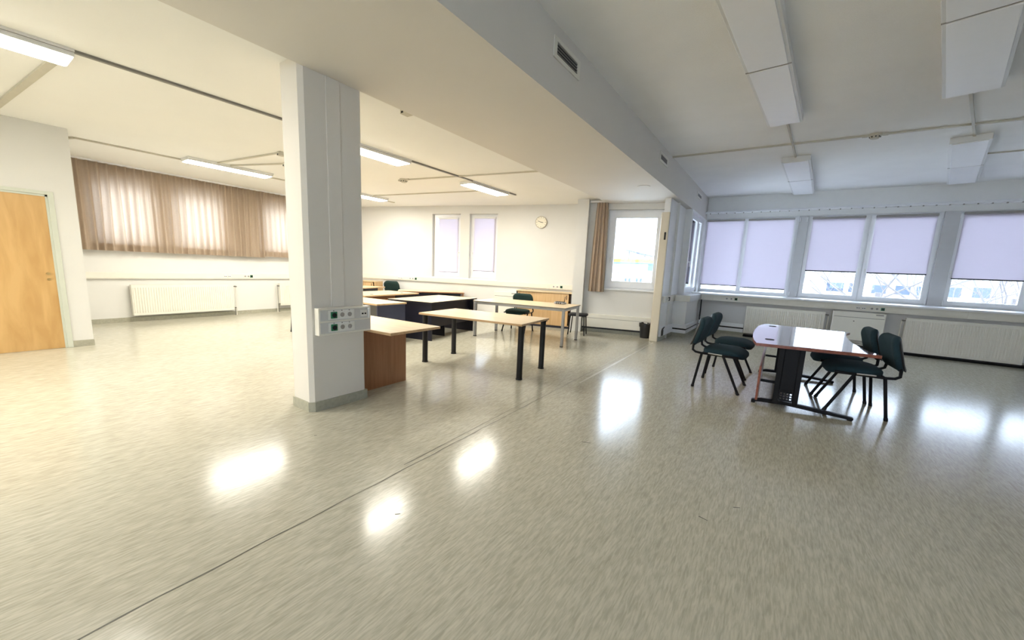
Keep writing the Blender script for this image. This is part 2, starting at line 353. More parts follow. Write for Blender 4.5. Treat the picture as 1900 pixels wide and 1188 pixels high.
# ------------------------------------------------------------------ windows
WN = [0]
def sash(root, x0, x1, z0, z1, y, fw=0.07, fd=0.06, handle=None):
    f = MB().holes(x0, x1, z0, z1, y, y+fd, [(x0+fw, x1-fw, z0+fw, z1-fw)]).build('sash', 'white_pvc', root, bevel=.005)
    B(x0+fw-.01, x1-fw+.01, y+.025, y+.033, z0+fw-.01, z1-fw+.01).build('pane', 'glass', f)
    if handle is not None:
        hx, hz = handle
        MB().box(hx-.014,hx+.014,y-.012,y,hz-.035,hz+.035).box(hx-.01,hx+.01,y-.045,y-.012,hz+.005,hz+.025).box(hx-.011,hx+.011,y-.058,y-.04,hz-.10,hz+.028).build('handle', 'white_paint', f, bevel=.003)
    return f
def window(fr, x0, x1, z0, z1, y, sashes, ft=0.05):
    WN[0] += 1
    r = shell('window_%d' % WN[0], fr[0], fr[1])
    hs = [(a+ft*.3, b-ft*.3, z0+ft*.8, z1-ft*.8) for a, b, *_ in sashes]
    MB().holes(x0, x1, z0, z1, y, y+.07, hs).build('window_frame', 'white_pvc', r, bevel=.004)
    for a, b, fw, hd in sashes: sash(r, a, b, z0+ft*.6, z1-ft*.6, y-.02, fw, .07, hd)
    return r
for a, b in Lwin: window(FL, a, b, 1.52, 2.72, 0.14, [(a+.02, b-.02, .07, None)])
w = window(FC, sC(-8.15), sC(-7.31), 1.075, 2.79, 0.10, [(sC(-8.15)+.03, sC(-7.31)-.03, .085, (sC(-7.31)-.07, 1.75))])
w = window(FC, sC(-7.05), sC(-6.27), 1.075, 2.79, 0.10, [(sC(-7.05)+.03, sC(-6.27)-.03, .085, (sC(-7.05)+.07, 1.75))])
struct(B(sC(-8.21), sC(-6.23), -.03, .11, 1.045, 1.078).build('trim_1', 'white_pvc', loc=FC[0], rz=FC[1], bevel=.005))
w = window(FB, sB(-3.37), sB(-2.20), 1.035, 2.80, 0.10, [(sB(-3.37)+.02, sB(-2.20)-.02, .15, (sB(-3.37)+.10, 1.72))])
struct(B(sB(-3.40), sB(-2.12), -.04, .12, 1.005, 1.04).build('trim_2', 'white_pvc', loc=FB[0], rz=FB[1], bevel=.005))
window(((-1.86,0,0), math.pi/2), 10.02, 11.52, 1.0, 2.88, 0.05, [(10.06, 10.92, .10, (10.11,1.72)), (10.94, 11.48, .08, None)])
for a, b in fill_win: window(FK, a, b, 1.0, 2.95, .12, [(a+.02,(a+b)/2-.005,.07,None),((a+b)/2+.005,b-.02,.07,None)])  # the added back windows, out of view
for a, b in Swin: window(FE, a, b, 1.0, 2.95, .12, [(a+.02,(a+b)/2-.005,.07,None),((a+b)/2+.005,b-.02,.07,None)])
# sash edges from the daylight openings of the big windows
W1 = window(FR, -1.86, .20, 1.0, 2.95, .80, [(-1.86,-.915,.052,(-.945,1.77)),(-.915,.15,.055,None)])
W2 = window(FR, .36, 2.64, 1.0, 2.95, .80, [(.38,1.475,.085,(1.43,1.70)),(1.495,2.60,.085,(1.54,1.70))])
W3 = window(FR, 2.84, 5.10, 1.0, 2.95, .80, [(2.84,3.96,.085,(2.885,1.70)),(3.98,5.08,.085,(4.03,1.70))])
struct(B(-2.0, 5.5, 10.93, 11.93, .957, .998).build('trim_3', 'white_pvc', bevel=.008))
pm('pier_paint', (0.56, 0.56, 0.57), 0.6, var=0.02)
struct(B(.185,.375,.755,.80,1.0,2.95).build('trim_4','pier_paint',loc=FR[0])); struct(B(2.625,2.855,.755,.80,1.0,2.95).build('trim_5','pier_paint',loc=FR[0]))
# drip hooks and hinge covers on the sashes
for x in (.205,.345,2.60,2.86):
    for z in (1.08, 2.86):
        MB().cyl((x,11.86,z-.05),(x,11.86,z+.05),.012,n=10).build('hinge', 'white_pvc', W2 if x<2.7 else W3, loc=(0,-11.10,0))
# roller blinds
def blind(fr, x0, x1, ztop, zbot, y, label, group):
    r = thing('roller_blind', label, 'blind', tuple(Matrix.Rotation(fr[1],3,'Z')@Vector((x0,y,zbot))+Vector(fr[0])), fr[1], group)
    w, h = x1-x0, ztop-zbot
    MB().box(0,w,-.001,.001,0,h-.02).build('fabric', 'blind_cloth', r)
    MB().box(-.004,w+.004,-.02,.02,h-.035,h+.012).build('cassette', 'socket_grey' if fr is FR else 'fixture', r, bevel=.006)  # window-row cassettes darkened: shading at the blind top put into their colour
    B(.002,w-.002,-.006,.006,-.02,.004).build('bottom_bar', 'black_plastic' if fr is FR else 'socket_grey', r, bevel=.002)
    return r
G = 'roller blinds drawn over the windows'
blind(FR, -1.83, -.955, 2.905, 1.205, .765, 'pale roller blind beside the narrow side window, pulled down to the sill', G)
blind(FR, -.865, .10, 2.90, 1.18, .765, 'fully lowered pale roller blind beside the pier, right of the narrow corner sash', G)
blind(FR, .45, 1.395, 2.90, 1.665, .765, 'pale roller blind stopping short of the glass bottom, above the left radiator end', G)
blind(FR, 1.575, 2.535, 2.90, 1.655, .765, 'partly lowered pale roller blind directly above the white fan heater unit', G)
blind(FR, 2.90, 3.92, 2.91, 1.59, .765, 'partly lowered pale roller blind above the long radiator near two chairs', G)
blind(FR, 4.06, 5.02, 2.91, 1.59, .765, 'pale roller blind at the far end of the window row above radiator', G)
blind(FC, sC(-7.985), sC(-7.40), 2.69, 1.225, .065, 'lavender roller blind in the narrow window farther from the round clock', G)
blind(FC, sC(-6.945), sC(-6.345), 2.705, 1.295, .065, 'lavender roller blind in the narrow window closer to the round clock', G)
# ------------------------------------------------------------------ stub casing
cs = tag(MB().prism([(-2.145,8.345),(-1.985,8.345),(-1.985,8.404),(-2.145,8.404)], 0.0, 2.645).build('door_casing', 'beige_casing', bevel=.012, smooth=False), 'tall beige casing capping the end of the partition stub', 'casing')
B(-2.195,-2.118,8.52,8.80,0,2.645).build('inner_jamb', 'beige_casing', cs, bevel=.008)
B(-2.055,-2.02,8.338,8.346,2.10,2.25).build('strike_plate', 'dark_gap', cs)
# ------------------------------------------------------------------ curtains and rails
def curtain(name, label, fr, s0, s1, ztop, zbot, y, waves, amp, hem, mat='curtain_cloth', gather=None, seed=1, group='beige pleated curtains'):
    r = thing(name, label, 'curtain', tuple(Matrix.Rotation(fr[1],3,'Z')@Vector((s0,y,zbot))+Vector(fr[0])), fr[1], group)
    rnd = random.Random(seed); L = s1-s0; Hh = ztop-zbot
    ph = [rnd.uniform(-.5,.5) for _ in range(200)]
    am = [rnd.uniform(.6,1.3) for _ in range(200)]
    def f(u, v):
        k = u*waves; i = int(k)
        a = amp*(am[i]*(1-(k-i))+am[i+1]*(k-i))
        lean = (1-v)*(ph[i]*(1-(k-i))+ph[i+1]*(k-i))*0.06
        yy = a*math.sin(2*math.pi*k+ (1-v)*ph[i//3]*.5)*(0.75+0.35*(1-v)) + amp*.3*math.sin(4*math.pi*k+1)
        x = u*L
        if gather: x = L/2+(x-L/2)*(gather+(1-gather)*(1-v)**.7)
        return (x+lean, yy, v*Hh)
    nu = int(waves*12)
    h0 = hem/Hh
    MB().grid(lambda u,v: f(u, h0+v*(1-h0)), nu, 8).build('fabric', mat, r, smooth=True, subs=0, ang=180)
    hm = MB()
    hm.grid(lambda u,v: f(u, v*h0), nu, 1); hm.grid(lambda u,v: tuple(Vector(f(u, v*h0))+Vector((0,.008,0))), nu, 1)
    hm.build('hem', mat, r, smooth=True, ang=180)
    MB().grid(lambda u,v: tuple(Vector(f(u, 1-.05/Hh*(1-v)))+Vector((0,-.004,0))), nu, 1).build('heading_tape', mat, r, smooth=True, ang=180)
    return r
curtain('curtain', 'long beige pleated curtain over the windows above the radiator by the door', FL, 1.17, 4.60, 2.97, 1.395, -.14, 27, .040, .13, seed=3)
curtain('curtain', 'beige pleated curtain meeting the longer one, half hidden behind the column', FL, 4.54, 7.2, 2.97, 1.42, -.155, 21, .040, .13, seed=5)
curtain('curtain', 'narrow gathered beige curtain hanging beside the clear bay window', FB, sB(-3.68), sB(-3.32), 2.96, .955, -.11, 4.2, .035, .06, gather=.66, seed=9)
def rail(name, label, fr, s0, s1, z, y, group='ceiling curtain rails', gl=0.0):
    r = thing(name, label, 'curtain rail', tuple(Matrix.Rotation(fr[1],3,'Z')@Vector((s0,y,z))+Vector(fr[0])), fr[1], group)
    B(0,s1-s0,-.045,.03,0,.035).build('track', 'rail_white', r, bevel=.006)
    if gl:
        n = int((s1-s0)/gl)
        for k in range(n):
            B(k*gl+.1,k*gl+.122,-.05,-.02,-.018,.004).build('glider', 'socket_grey', r)
    B(-.012,0,-.05,.035,-.01,.04).build('end_cap', 'rail_white', r)
    return r
rail('curtain_rail', 'white curtain rail with small gliders running above the blinds', FR, -1.86, 5.45, 3.055, .60, gl=.19)
B(-1.86,5.45,0,.10,3.09,3.12).build('bracket', 'rail_white', [o for o in bpy.data.objects if o.name.startswith('curtain_rail')][-1], loc=(1.86,0.02,-3.055))
rail('curtain_rail', 'short white curtain rail over the narrow gathered curtain', FB, sB(-3.76), sB(-3.10), 2.93, -.11)
rail('curtain_rail', 'curtain rail at the ceiling above the long beige curtains', FL, 1.17, 7.2, 2.972, -.14)
# ------------------------------------------------------------------ radiators
def radiator(label, fr, s0, s1, z0, z1, y1, pitch=0.04, valve='right', mat='cream_enamel'):
    """panel radiator with pressed vertical flutes; y1 = distance of its face from the wall"""
    r = thing('radiator', label, 'radiator', tuple(Matrix.Rotation(fr[1],3,'Z')@Vector((s0,-y1,0))+Vector(fr[0])), fr[1], 'panel radiators under the windows')
    L, h = s1-s0, z1-z0
    m = MB(); n = int(L/pitch)
    prof = [(0.0,0.0)]
    for k in range(n):
        x = (k+.5)*L/n; q = L/n
        prof += [(x-q*.32,0.0),(x-q*.18,-.010),(x+q*.18,-.010),(x+q*.32,0.0)]
    prof += [(L,0.0),(L,.018),(0,.018)]
    m.prism(prof, z0+.05, z1-.05)
    m.box(0,L,-.004,.018,z0,z0+.05).box(0,L,-.004,.018,z1-.05,z1)
    m.build('front_panel', mat, r)
    B(0,L,y1-.055,y1-.035,z0+.02,z1-.02).build('rear_panel', mat, r)
    g = MB().box(-.004,L+.004,-.005,y1-.035,z1-.003,z1+.008)
    for k in range(int(L/.09)): g.box(k*.09+.02,k*.09+.08,.002,y1-.05,z1+.006,z1+.0095)
    g.build('top_grille', mat, r)
    MB().box(-.006,.0,-.004,y1-.035,z0,z1).build('side_cover', mat, r); MB().box(L,L+.006,-.004,y1-.035,z0,z1).build('side_cover', mat, r)
    for k in (0.2, 0.8): B(k*L-.02,k*L+.02,y1-.04,y1-.004,z1-.2,z1-.06).build('bracket', 'pipe_white', r)
    xv, sg = (L+.03, 1) if valve == 'right' else (-.03, -1)
    MB().tube([(xv-sg*.03,.03,z1-.05),(xv+sg*.03,.03,z1-.05)],.012).cyl((xv+sg*.02,.03,z1-.05),(xv+sg*.02,-.04,z1-.05),.017,n=12).build('valve', 'pipe_dark', r, smooth=True)
    MB().tube([(xv+sg*.03,.03,z1-.05),(xv+sg*.035,.035,z1-.12),(xv+sg*.035,.035,.0)],.009).build('pipe', 'pipe_white', r, smooth=True)
    MB().tube([(xv-sg*.03,.03,z0+.05),(xv,.03,z0+.05),(xv,.03,0)],.009).cyl((xv,.03,z0+.05),(xv,-.02,z0+.05),.014,n=12).build('pipe', 'pipe_dark', r, smooth=True)
    return r
radiator('cream panel radiator below the long curtain, nearer the wooden door', FL, 2.08, 3.86, .13, .735, .12)
radiator('cream panel radiator below the curtain, mostly hidden behind the column', FL, 4.95, 6.7, .17, .735, .12, valve='left')
radiator('cream panel radiator between the corner box and the fan heater', FR, -.60, .90, .085, .735, .12)
radiator('long cream panel radiator behind the chairs, beyond the fan heater', FR, 2.20, 3.80, .055, .745, .12, valve='left')
def fan_unit(label, fr, s0, s1, z0, z1, y1):
    r = thing('fan_heater', label, 'heater', tuple(Matrix.Rotation(fr[1],3,'Z')@Vector((s0,-y1,0))+Vector(fr[0])), fr[1], 'white fan heater units')
    L = s1-s0
    B(0,L,0,y1,z0,z1).build('casing', 'cream_enamel', r, bevel=.012)
    B(.02,L-.02,-.004,.004,z1-.115,z1-.107).build('groove', 'pipe_dark', r)
    m = MB()
    for k in range(7): m.box(.03,L-.2,.03+k*.022,.042+k*.022,z1-.004,z1+.004)
    m.build('outlet_slats', 'pipe_white', r)
    B(L-.16,L-.04,-.003,.004,z1-.045,z1-.02).build('control_panel', 'socket_grey', r)
    MB().cyl((L*.42,-.004,z1-.19),(L*.42,.004,z1-.19),.012,n=12).build('badge', 'pipe_dark', r)
    m = MB()
    for k in range(4): m.box(.04,L-.04,-.003,.01,z0+.02+k*.022,z0+.03+k*.022)
    m.build('intake_slats', 'black_plastic', r)
    B(.03,L-.03,.02,y1-.01,0,z0).build('plinth', 'dark_gap', r)
    return r
fan_unit('white fan heater unit between the two radiators under the blinds', FR, 1.03, 1.88, .10, .795, .20)
fan_unit('white fan heater unit beside the beech cabinet below the clock wall', FC, sC(-6.20), sC(-5.58), .10, .79, .25)
# ------------------------------------------------------------------ cable ducts with sockets
def socket(parent, x, z, y, kind):
    if kind == 'green':
        s = B(x-.03,x+.03,y-.010,y,z-.03,z+.03).build('socket', 'socket_green', parent, bevel=.003)
        MB().cyl((x,y-.014,z),(x,y-.006,z),.021,n=20).build('socket_well', 'black_plastic', s)
    elif kind == 'round':
        s = B(x-.03,x+.03,y-.007,y,z-.03,z+.03).build('socket', 'socket_white', parent, bevel=.003)
        MB().cyl((x,y-.009,z),(x,y-.004,z),.021,n=20).build('socket_well', 'socket_grey', s)
    elif kind == 'data':
        s = B(x-.035,x+.035,y-.008,y,z-.032,z+.032).build('data_socket', 'socket_white', parent, bevel=.003)
        for q in (-.015,.015): B(x+q-.009,x+q+.009,y-.010,y-.005,z-.012,z+.002).build('port', 'black_plastic', s)
def duct(label, fr, s0, s1, z0, z1, d, socks=(), mat='cream_pvc', joints=(), name='cable_duct'):
    r = thing(name, label, 'cable duct', tuple(Matrix.Rotation(fr[1],3,'Z')@Vector((s0,0,z0))+Vector(fr[0])), fr[1], 'wall cable ducts')
    L, h = s1-s0, z1-z0
    B(0,L,-d,-.001,0,h).build('trunking', mat, r, bevel=.004)
    B(0.002,L-.002,-d-.003,-d+.001,h*.16,h*.84).build('cover', mat, r, bevel=.002)
    for j in joints: B(j-s0-.03,j-s0+.03,-d-.006,-d,-.002,h+.002).build('joint_clip', mat, r, bevel=.002)
    for x, k in socks: socket(r, x-s0, h/2, -d-.003, k)
    return r
duct('cream cable duct on the curtain wall above the radiators', FL, 1.17, 7.45, .86, .985, .05, [(3.75,'data'),(3.83,'data'),(4.17,'round'),(4.24,'round'),(4.31,'green')])
duct('cream cable duct along the clock wall under the narrow windows', FC, .1, sC(-4.06), .925, 1.05, .05, [(sC(-9.16),'data'),(sC(-9.08),'data'),(sC(-8.80),'round'),(sC(-8.71),'round'),(sC(-8.62),'green'),(sC(-4.72),'round'),(sC(-4.63),'round'),(sC(-4.53),'green')], joints=[sC(-10.0), sC(-4.88)])
duct('cream cable duct below the long sill of the blind-covered windows', FR, -1.635, 5.45, .82, .957, .10, [(-1.05,'round'),(-.95,'round'),(-.85,'green'),(1.43,'data'),(1.52,'data'),(1.65,'round'),(1.73,'round'),(1.82,'green')], joints=[-1.38,.9,3.05])
FS = ((-2.0, 0, 0), math.pi/2+math.pi)   # stub face: local x = -Y, out = -X ... room side is +X
r = thing('cable_duct', 'cream cable duct wrapping the partition stub and the corner box', 'cable duct', (-2.0,9.0,.82), 0, 'wall cable ducts')
B(.001,.05,-.50,.56,0,.137).build('trunking', 'cream_pvc', r, bevel=.004)
B(.0,.36,.50,.559,0,.137).build('corner_section', 'cream_pvc', r, bevel=.004)
B(.302,.36,.56,2.08,0,.137).build('return_section', 'white_pvc', r, bevel=.004)
for yy in (-.32,-.24): MB().cyl((.05,yy,.07),(.075,yy,.07),.024,n=16).build('socket', 'socket_white', r, smooth=True)
B(.05,.066,-.16,-.08,.03,.11).build('plug', 'black_plastic', r)
# double socket box on the column
r = thing('socket_box', 'two-tier grey socket box with green outlets on the column', 'socket box', (XC1,1.835,.715), math.pi/2)
B(0,.53,-.075,-.001,0,.245).build('housing', 'cream_pvc', r, bevel=.005)
for z in (.03,.145): B(.012,.518,-.081,-.074,z-.012,z+.085).build('cover', 'duct_grey', r, bevel=.003)
for z in (.068,.182):
    B(.085,.345,-.086,-.08,z-.042,z+.042).build('socket_plate', 'socket_white', r, bevel=.003)
    socket(r, .135, z, -.086, 'green'); socket(r, .215, z, -.086, 'round'); socket(r, .29, z, -.086, 'round')
    for xx in (.135,.215,.29): B(xx-.006,xx+.006,-.088,-.084,z+.034,z+.044).build('label_clip', 'socket_grey', r)
socket(r, .445, .182, -.081, 'data')
B(.49,.512,-.10,-.078,.13,.23).build('cord_cover', 'socket_white', r, bevel=.004)
# skirting ducts (white, black slot)
def skirt(label, segs, fr=((0,0,0),0)):
    r = thing('skirting_duct', label, 'cable duct', fr[0], fr[1], 'white skirting ducts')
    for (x0,x1,y0,y1,zz0,zz1,mat) in segs: B(x0,x1,y0,y1,zz0,zz1).build('slot' if mat == 'dark_gap' else 'duct_section', mat, r, bevel=0 if mat=='dark_gap' else .004)
    return r
sk = skirt('white skirting duct with black slot around the partition stub and corner box', [
    (-2.0,-1.95,8.44,9.56,.10,.29,'white_pvc'),
    (-2.0,-1.65,9.50,9.56,.20,.29,'white_pvc'),(-2.0,-1.66,9.515,9.56,.165,.20,'dark_gap'),(-2.0,-1.65,9.50,9.56,.09,.165,'white_pvc'),
    (-1.70,-1.65,9.56,10.95,.20,.29,'white_pvc'),(-1.70,-1.665,9.56,10.95,.165,.20,'dark_gap'),(-1.70,-1.65,9.56,10.95,.09,.165,'white_pvc')])
B(-1.952,-1.93,8.50,8.60,.12,.24).build('power_outlet', 'black_plastic', sk, bevel=.004)
MB().tube([(-1.94,8.52,.24),(-1.93,8.56,.285),(-1.94,8.68,.29)],.012).build('plug_lead','black_plastic',sk,smooth=True)
skirt('white skirting duct with black slot beside the first radiator', [(-1.64,-.62,11.03,11.10,.20,.29,'white_pvc'),(-1.64,-.62,11.045,11.10,.165,.20,'dark_gap'),(-1.64,-.62,11.03,11.10,.08,.165,'white_pvc')])
o = tag(B(-1.64,-1.615,11.06,11.10,.292,.818).build('cable_riser', 'black_plastic'), 'thin black cable riser in the corner beside the boxed pilaster', 'cable')
for a, b, l in ((-.60,1.0,'black strip and tube along the floor beneath the radiator beside the corner box'),(1.92,6.4,'black strip and tube along the floor beneath the long radiator')):
    tag(MB().box(a,b,10.955,11.08,.0,.048).tube([(a,10.93,.024),(b,10.93,.024)],.024,n=8).build('floor_strip','black_metal',smooth=True), l, 'pipe', 'black strips and tubes along the floor')  # black board with a tube in front, along the floor
# low convector in the bay
r = thing('skirting_convector', 'low cream skirting convector under the clear bay window', 'convector', FB[0], FB[1])
B(sB(-3.77),sB(-2.13),-.10,-.001,.125,.43).build('casing', 'cream_enamel', r, bevel=.006)
B(sB(-3.77),sB(-2.13),-.103,-.098,.335,.341).build('groove', 'pipe_dark', r)
B(sB(-3.77),sB(-2.13),-.103,-.098,.225,.228).build('groove', 'pipe_white', r)
B(sB(-3.77),sB(-2.13),-.085,-.02,.088,.125).build('slot', 'dark_gap', r)
# ------------------------------------------------------------------ lit fluorescent fittings
def lamp(label, x, y0, y1, z=ZL, w=.30):
    L = y1-y0
    r = thing('ceiling_light', label, 'ceiling light', (x, y0, z), 0, 'lit fluorescent ceiling lights')
    B(-w/2-.012,w/2+.012,0,L,-.055,-.001).build('body', 'fixture', r, bevel=.004)
    B(-w/2+.006,w/2-.006,.02,L-.02,-.061,-.052).build('diffuser', 'tube_glow', r)
    B(w/2+.012,w/2+.03,.0,L,-.02,-.001).build('mounting_rail', 'fixture', r)
    return r
lamp('lit fluorescent ceiling light closest to the wooden door, on the column-side conduit', -5.17, -.47, .80)
lamp('added unseen fluorescent fill light in the part of the room away from the windows', -5.17, -4.0, -2.73)  # this and the next two fittings are added out of view for brightness
lamp('added unseen fluorescent fill light over the open floor beside the door wall', -7.0, -4.0, -2.73)
lamp('added unseen fluorescent fill light in the row end nearest the added back windows', -3.9, -4.0, -2.73)
lamp('lit fluorescent ceiling light half hidden behind the column', -5.17, 3.08, 4.35)
lamp('lit fluorescent ceiling light in front of the narrow windows', -5.18, 5.84, 7.04)
lamp('lit fluorescent ceiling light in front of the long curtain', -8.52, 2.50, 3.83)
lamp('lit fluorescent ceiling light in the corner by the curtain and clock wall', -8.55, 5.25, 6.55)
# ------------------------------------------------------------------ switched-off panel lights
def panel_light(label, x, y, ang, L, w, div, z=ZR):
    """far-left-corner origin: runs from y towards +Y, rotated by ang"""
    r = thing('ceiling_light', label, 'ceiling light', (x, y, z), ang, 'switched-off panel ceiling lights')
    B(0,w,0,L,-.085,-.001).build('housing', 'fixture', r, bevel=.004)
    ys = [0]+div+[L]
    for a, b in zip(ys, ys[1:]): B(.028,w-.028,a+.02,b-.02,-.095,-.08).build('diffuser', 'diffuser_off', r, bevel=.003)
    for dv in div: B(.0,w,dv-.006,dv+.006,-.091,-.08).build('divider', 'socket_grey', r)
    return r
panel_light('switched-off white panel light close to the vented beam', -.555-.14, 3.05, R(-4.9), 3.46, .38, [1.72])
panel_light('switched-off white panel light away from the beam, ahead of smoke detector', .38, 2.95, R(-13.5), 3.52, .43, [1.72])
panel_light('switched-off white panel light by the windows, closer to the beam', -.25, 8.50, R(-4.2), 3.16, .41, [1.60])
panel_light('switched-off white panel light by the windows, farther from the beam', 1.74, 8.36, R(-13.2), 3.22, .40, [1.66])
# conduits and boxes on the ceilings
def conduit(label, pts, r=.012, z=ZL, mat='conduit', box=True):
    w = r
    m = MB()
    for (x0,y0),(x1,y1) in zip(pts, pts[1:]):
        dx, dy = x1-x0, y1-y0; l = math.hypot(dx,dy); nx, ny = -dy/l*w, dx/l*w
        m.prism([(x0-nx,y0-ny),(x1-nx,y1-ny),(x1+nx,y1+ny),(x0+nx,y0+ny)], z-.022, z-.0005)
    return tag(m.build('cable_conduit', mat), label, 'conduit', 'cable conduits on the ceilings')
conduit('long straight cable conduit beside the lit lights behind the column', [(-5.02,-6.5),(-5.02,7.3)], .018, mat='pipe_dark')
conduit('cable conduit running beside the lit light by the curtain', [(-9.0,1.17),(-8.72,1.29),(-8.72,7.0)], .022)
conduit('short cross conduit from the lit light by the door', [(-8.2,.52),(-5.35,.74)], .03)
conduit('thin cross conduit from the curtain-side light, nearer the door', [(-8.4,2.92),(-6.6,3.12)], .015)
conduit('thin cross conduit from the curtain-side light, farther from the door', [(-8.4,3.1),(-7.25,3.5)], .015)
conduit('thin cross conduit between smoke detector and beam on the left ceiling', [(-6.1,5.25),(-3.42,5.74)], .012)
conduit('thin cross conduit linking the two far lit lights', [(-8.4,6.1),(-5.3,6.68)], .012)
conduit('long cable conduit crossing the right ceiling by the smoke detector', [(-1.87,7.64),(5.4,7.86)], .018, z=ZR)
conduit('short conduit joining the beam-side panel lights', [(-.20,6.55),(-.05,8.52)], .012, z=ZR)
conduit('short conduit joining the panel lights farther from the beam', [(1.42,6.45),(1.98,8.37)], .014, z=ZR)
conduit('thin conduit leaving the window-side panel light away from beam', [(2.40,9.45),(5.4,9.42)], .010, z=ZR)
def small_box(name, label, cat, x, y, z, sx_, sy_, sz, mat='conduit', dark=True):
    r = thing(name, label, cat, (x,y,z), 0)
    B(-sx_/2,sx_/2,-sy_/2,sy_/2,-sz,-.001).build('housing', mat, r, bevel=.006)
    if dark: B(-sx_/2+.02,-sx_/2+.05,-sy_/2-.004,-sy_/2+.004,-sz+.006,-sz+.025).build('gland', 'dark_gap', r)
    return r
small_box('junction_box', 'small junction box at the edge of the beam near the column', 'junction box', -3.47, 2.97, ZL, .14, .10, .05)
small_box('junction_box', 'small junction box ending a curtain-side cross conduit near the door', 'junction box', -6.55, 3.13, ZL, .09, .09, .06)
small_box('junction_box', 'small junction box ending the longer curtain-side cross conduit', 'junction box', -7.2, 3.52, ZL, .09, .09, .06)
def detector(label, x, y, z):
    r = thing('smoke_detector', label, 'smoke detector', (x,y,z), 0, 'smoke detectors on the ceilings')
    MB().cyl((0,0,-.03),(0,0,-.001),.075,.08,n=24).build('base', 'conduit', r, smooth=True)
    MB().cyl((0,0,-.062),(0,0,-.03),.045,.062,n=24).build('head', 'conduit', r, smooth=True)
    m = MB()
    for k in range(8):
        a = k*math.pi/4; m.box(.055*math.cos(a)-.008,.055*math.cos(a)+.008,.055*math.sin(a)-.008,.055*math.sin(a)+.008,-.048,-.036)
    m.build('vents', 'dark_gap', r)
    B(-.14,-.08,-.02,.02,-.03,-.001).build('cable_entry', 'conduit', r); B(.08,.14,-.02,.02,-.03,-.001).build('cable_entry', 'conduit', r)
    return r
detector('smoke detector on the conduit between the switched-off panel lights', .85, 7.72, ZR)
detector('smoke detector on the left ceiling between the lit lights', -6.22, 5.22, ZL)
o = tag(MB().cyl((-2.2,7.18,ZB-.006),(-2.2,7.18,ZB-.0005),.11,n=32).build('inspection_cover','beam_shade',smooth=True), 'flat round white cover on the underside of the beam', 'cover')
# vents in the beam
def vent(label, y0, y1, z0, z1):
    r = thing('air_vent', label, 'air vent', (BX1, y0, z0), math.pi/2, 'air vents in the beam side')
    L, h = y1-y0, z1-z0
    MB().holes(0, L, 0, h, -.014, -.001, [(.055, L-.055, .035, h-.035)]).build('vent_frame', 'cream_pvc', r, bevel=.003)
    B(.05,L-.05,-.004,-.0015,.03,h-.03).build('backing', 'dark_gap', r)
    n = 4
    for k in range(n):
        z = .035+(h-.07)*(k+.5)/n
        MB().prism([(-.012,z-.004),(-.009,z-.007),(-.003,z+.006),(-.006,z+.009)], .055, L-.055, axis='x').build('slat', 'pipe_dark', r)
    return r
vent('slatted air vent in the beam side, nearest the column', 3.20, 3.72, 3.225, 3.395)
vent('slatted air vent in the beam side, middle one of the three', 6.80, 7.33, 3.235, 3.385)
vent('slatted air vent in the beam side, closest to the curtain rail', 10.25, 10.85, 3.25, 3.385)
# ------------------------------------------------------------------ clock
r = thing('wall_clock', 'round cream wall clock on the wall beside the narrow windows', 'clock', tuple(Matrix.Rotation(FC[1],3,'Z')@Vector((sC(-5.13),0,2.57))+Vector(FC[0])), FC[1])
MB().cyl((0,-.04,0),(0,-.001,0),.150,n=48).build('rim', 'clock_rim', r, smooth=True)
fc = MB().cyl((0,-.044,0),(0,-.038,0),.136,n=48).build('dial', 'clock_face', r, smooth=True)
for k in range(12):
    a = k*math.pi/6; l = .03 if k%3==0 else .018
    MB().box(-.004,.004,-.0465,-.043,.128-l,.128).build('hour_mark', 'pipe_dark', fc).rotation_euler = (0,a,0)
for a, l, w in ((R(-70),.085,.005),(R(100),.06,.006)):
    MB().box(-w,w,-.050,-.047,-.012,l).build('clock_hand', 'black_plastic', r).rotation_euler = (0,a,0)
MB().cyl((0,-.053,0),(0,-.044,0),.008,n=12).build('hub','black_plastic',r)
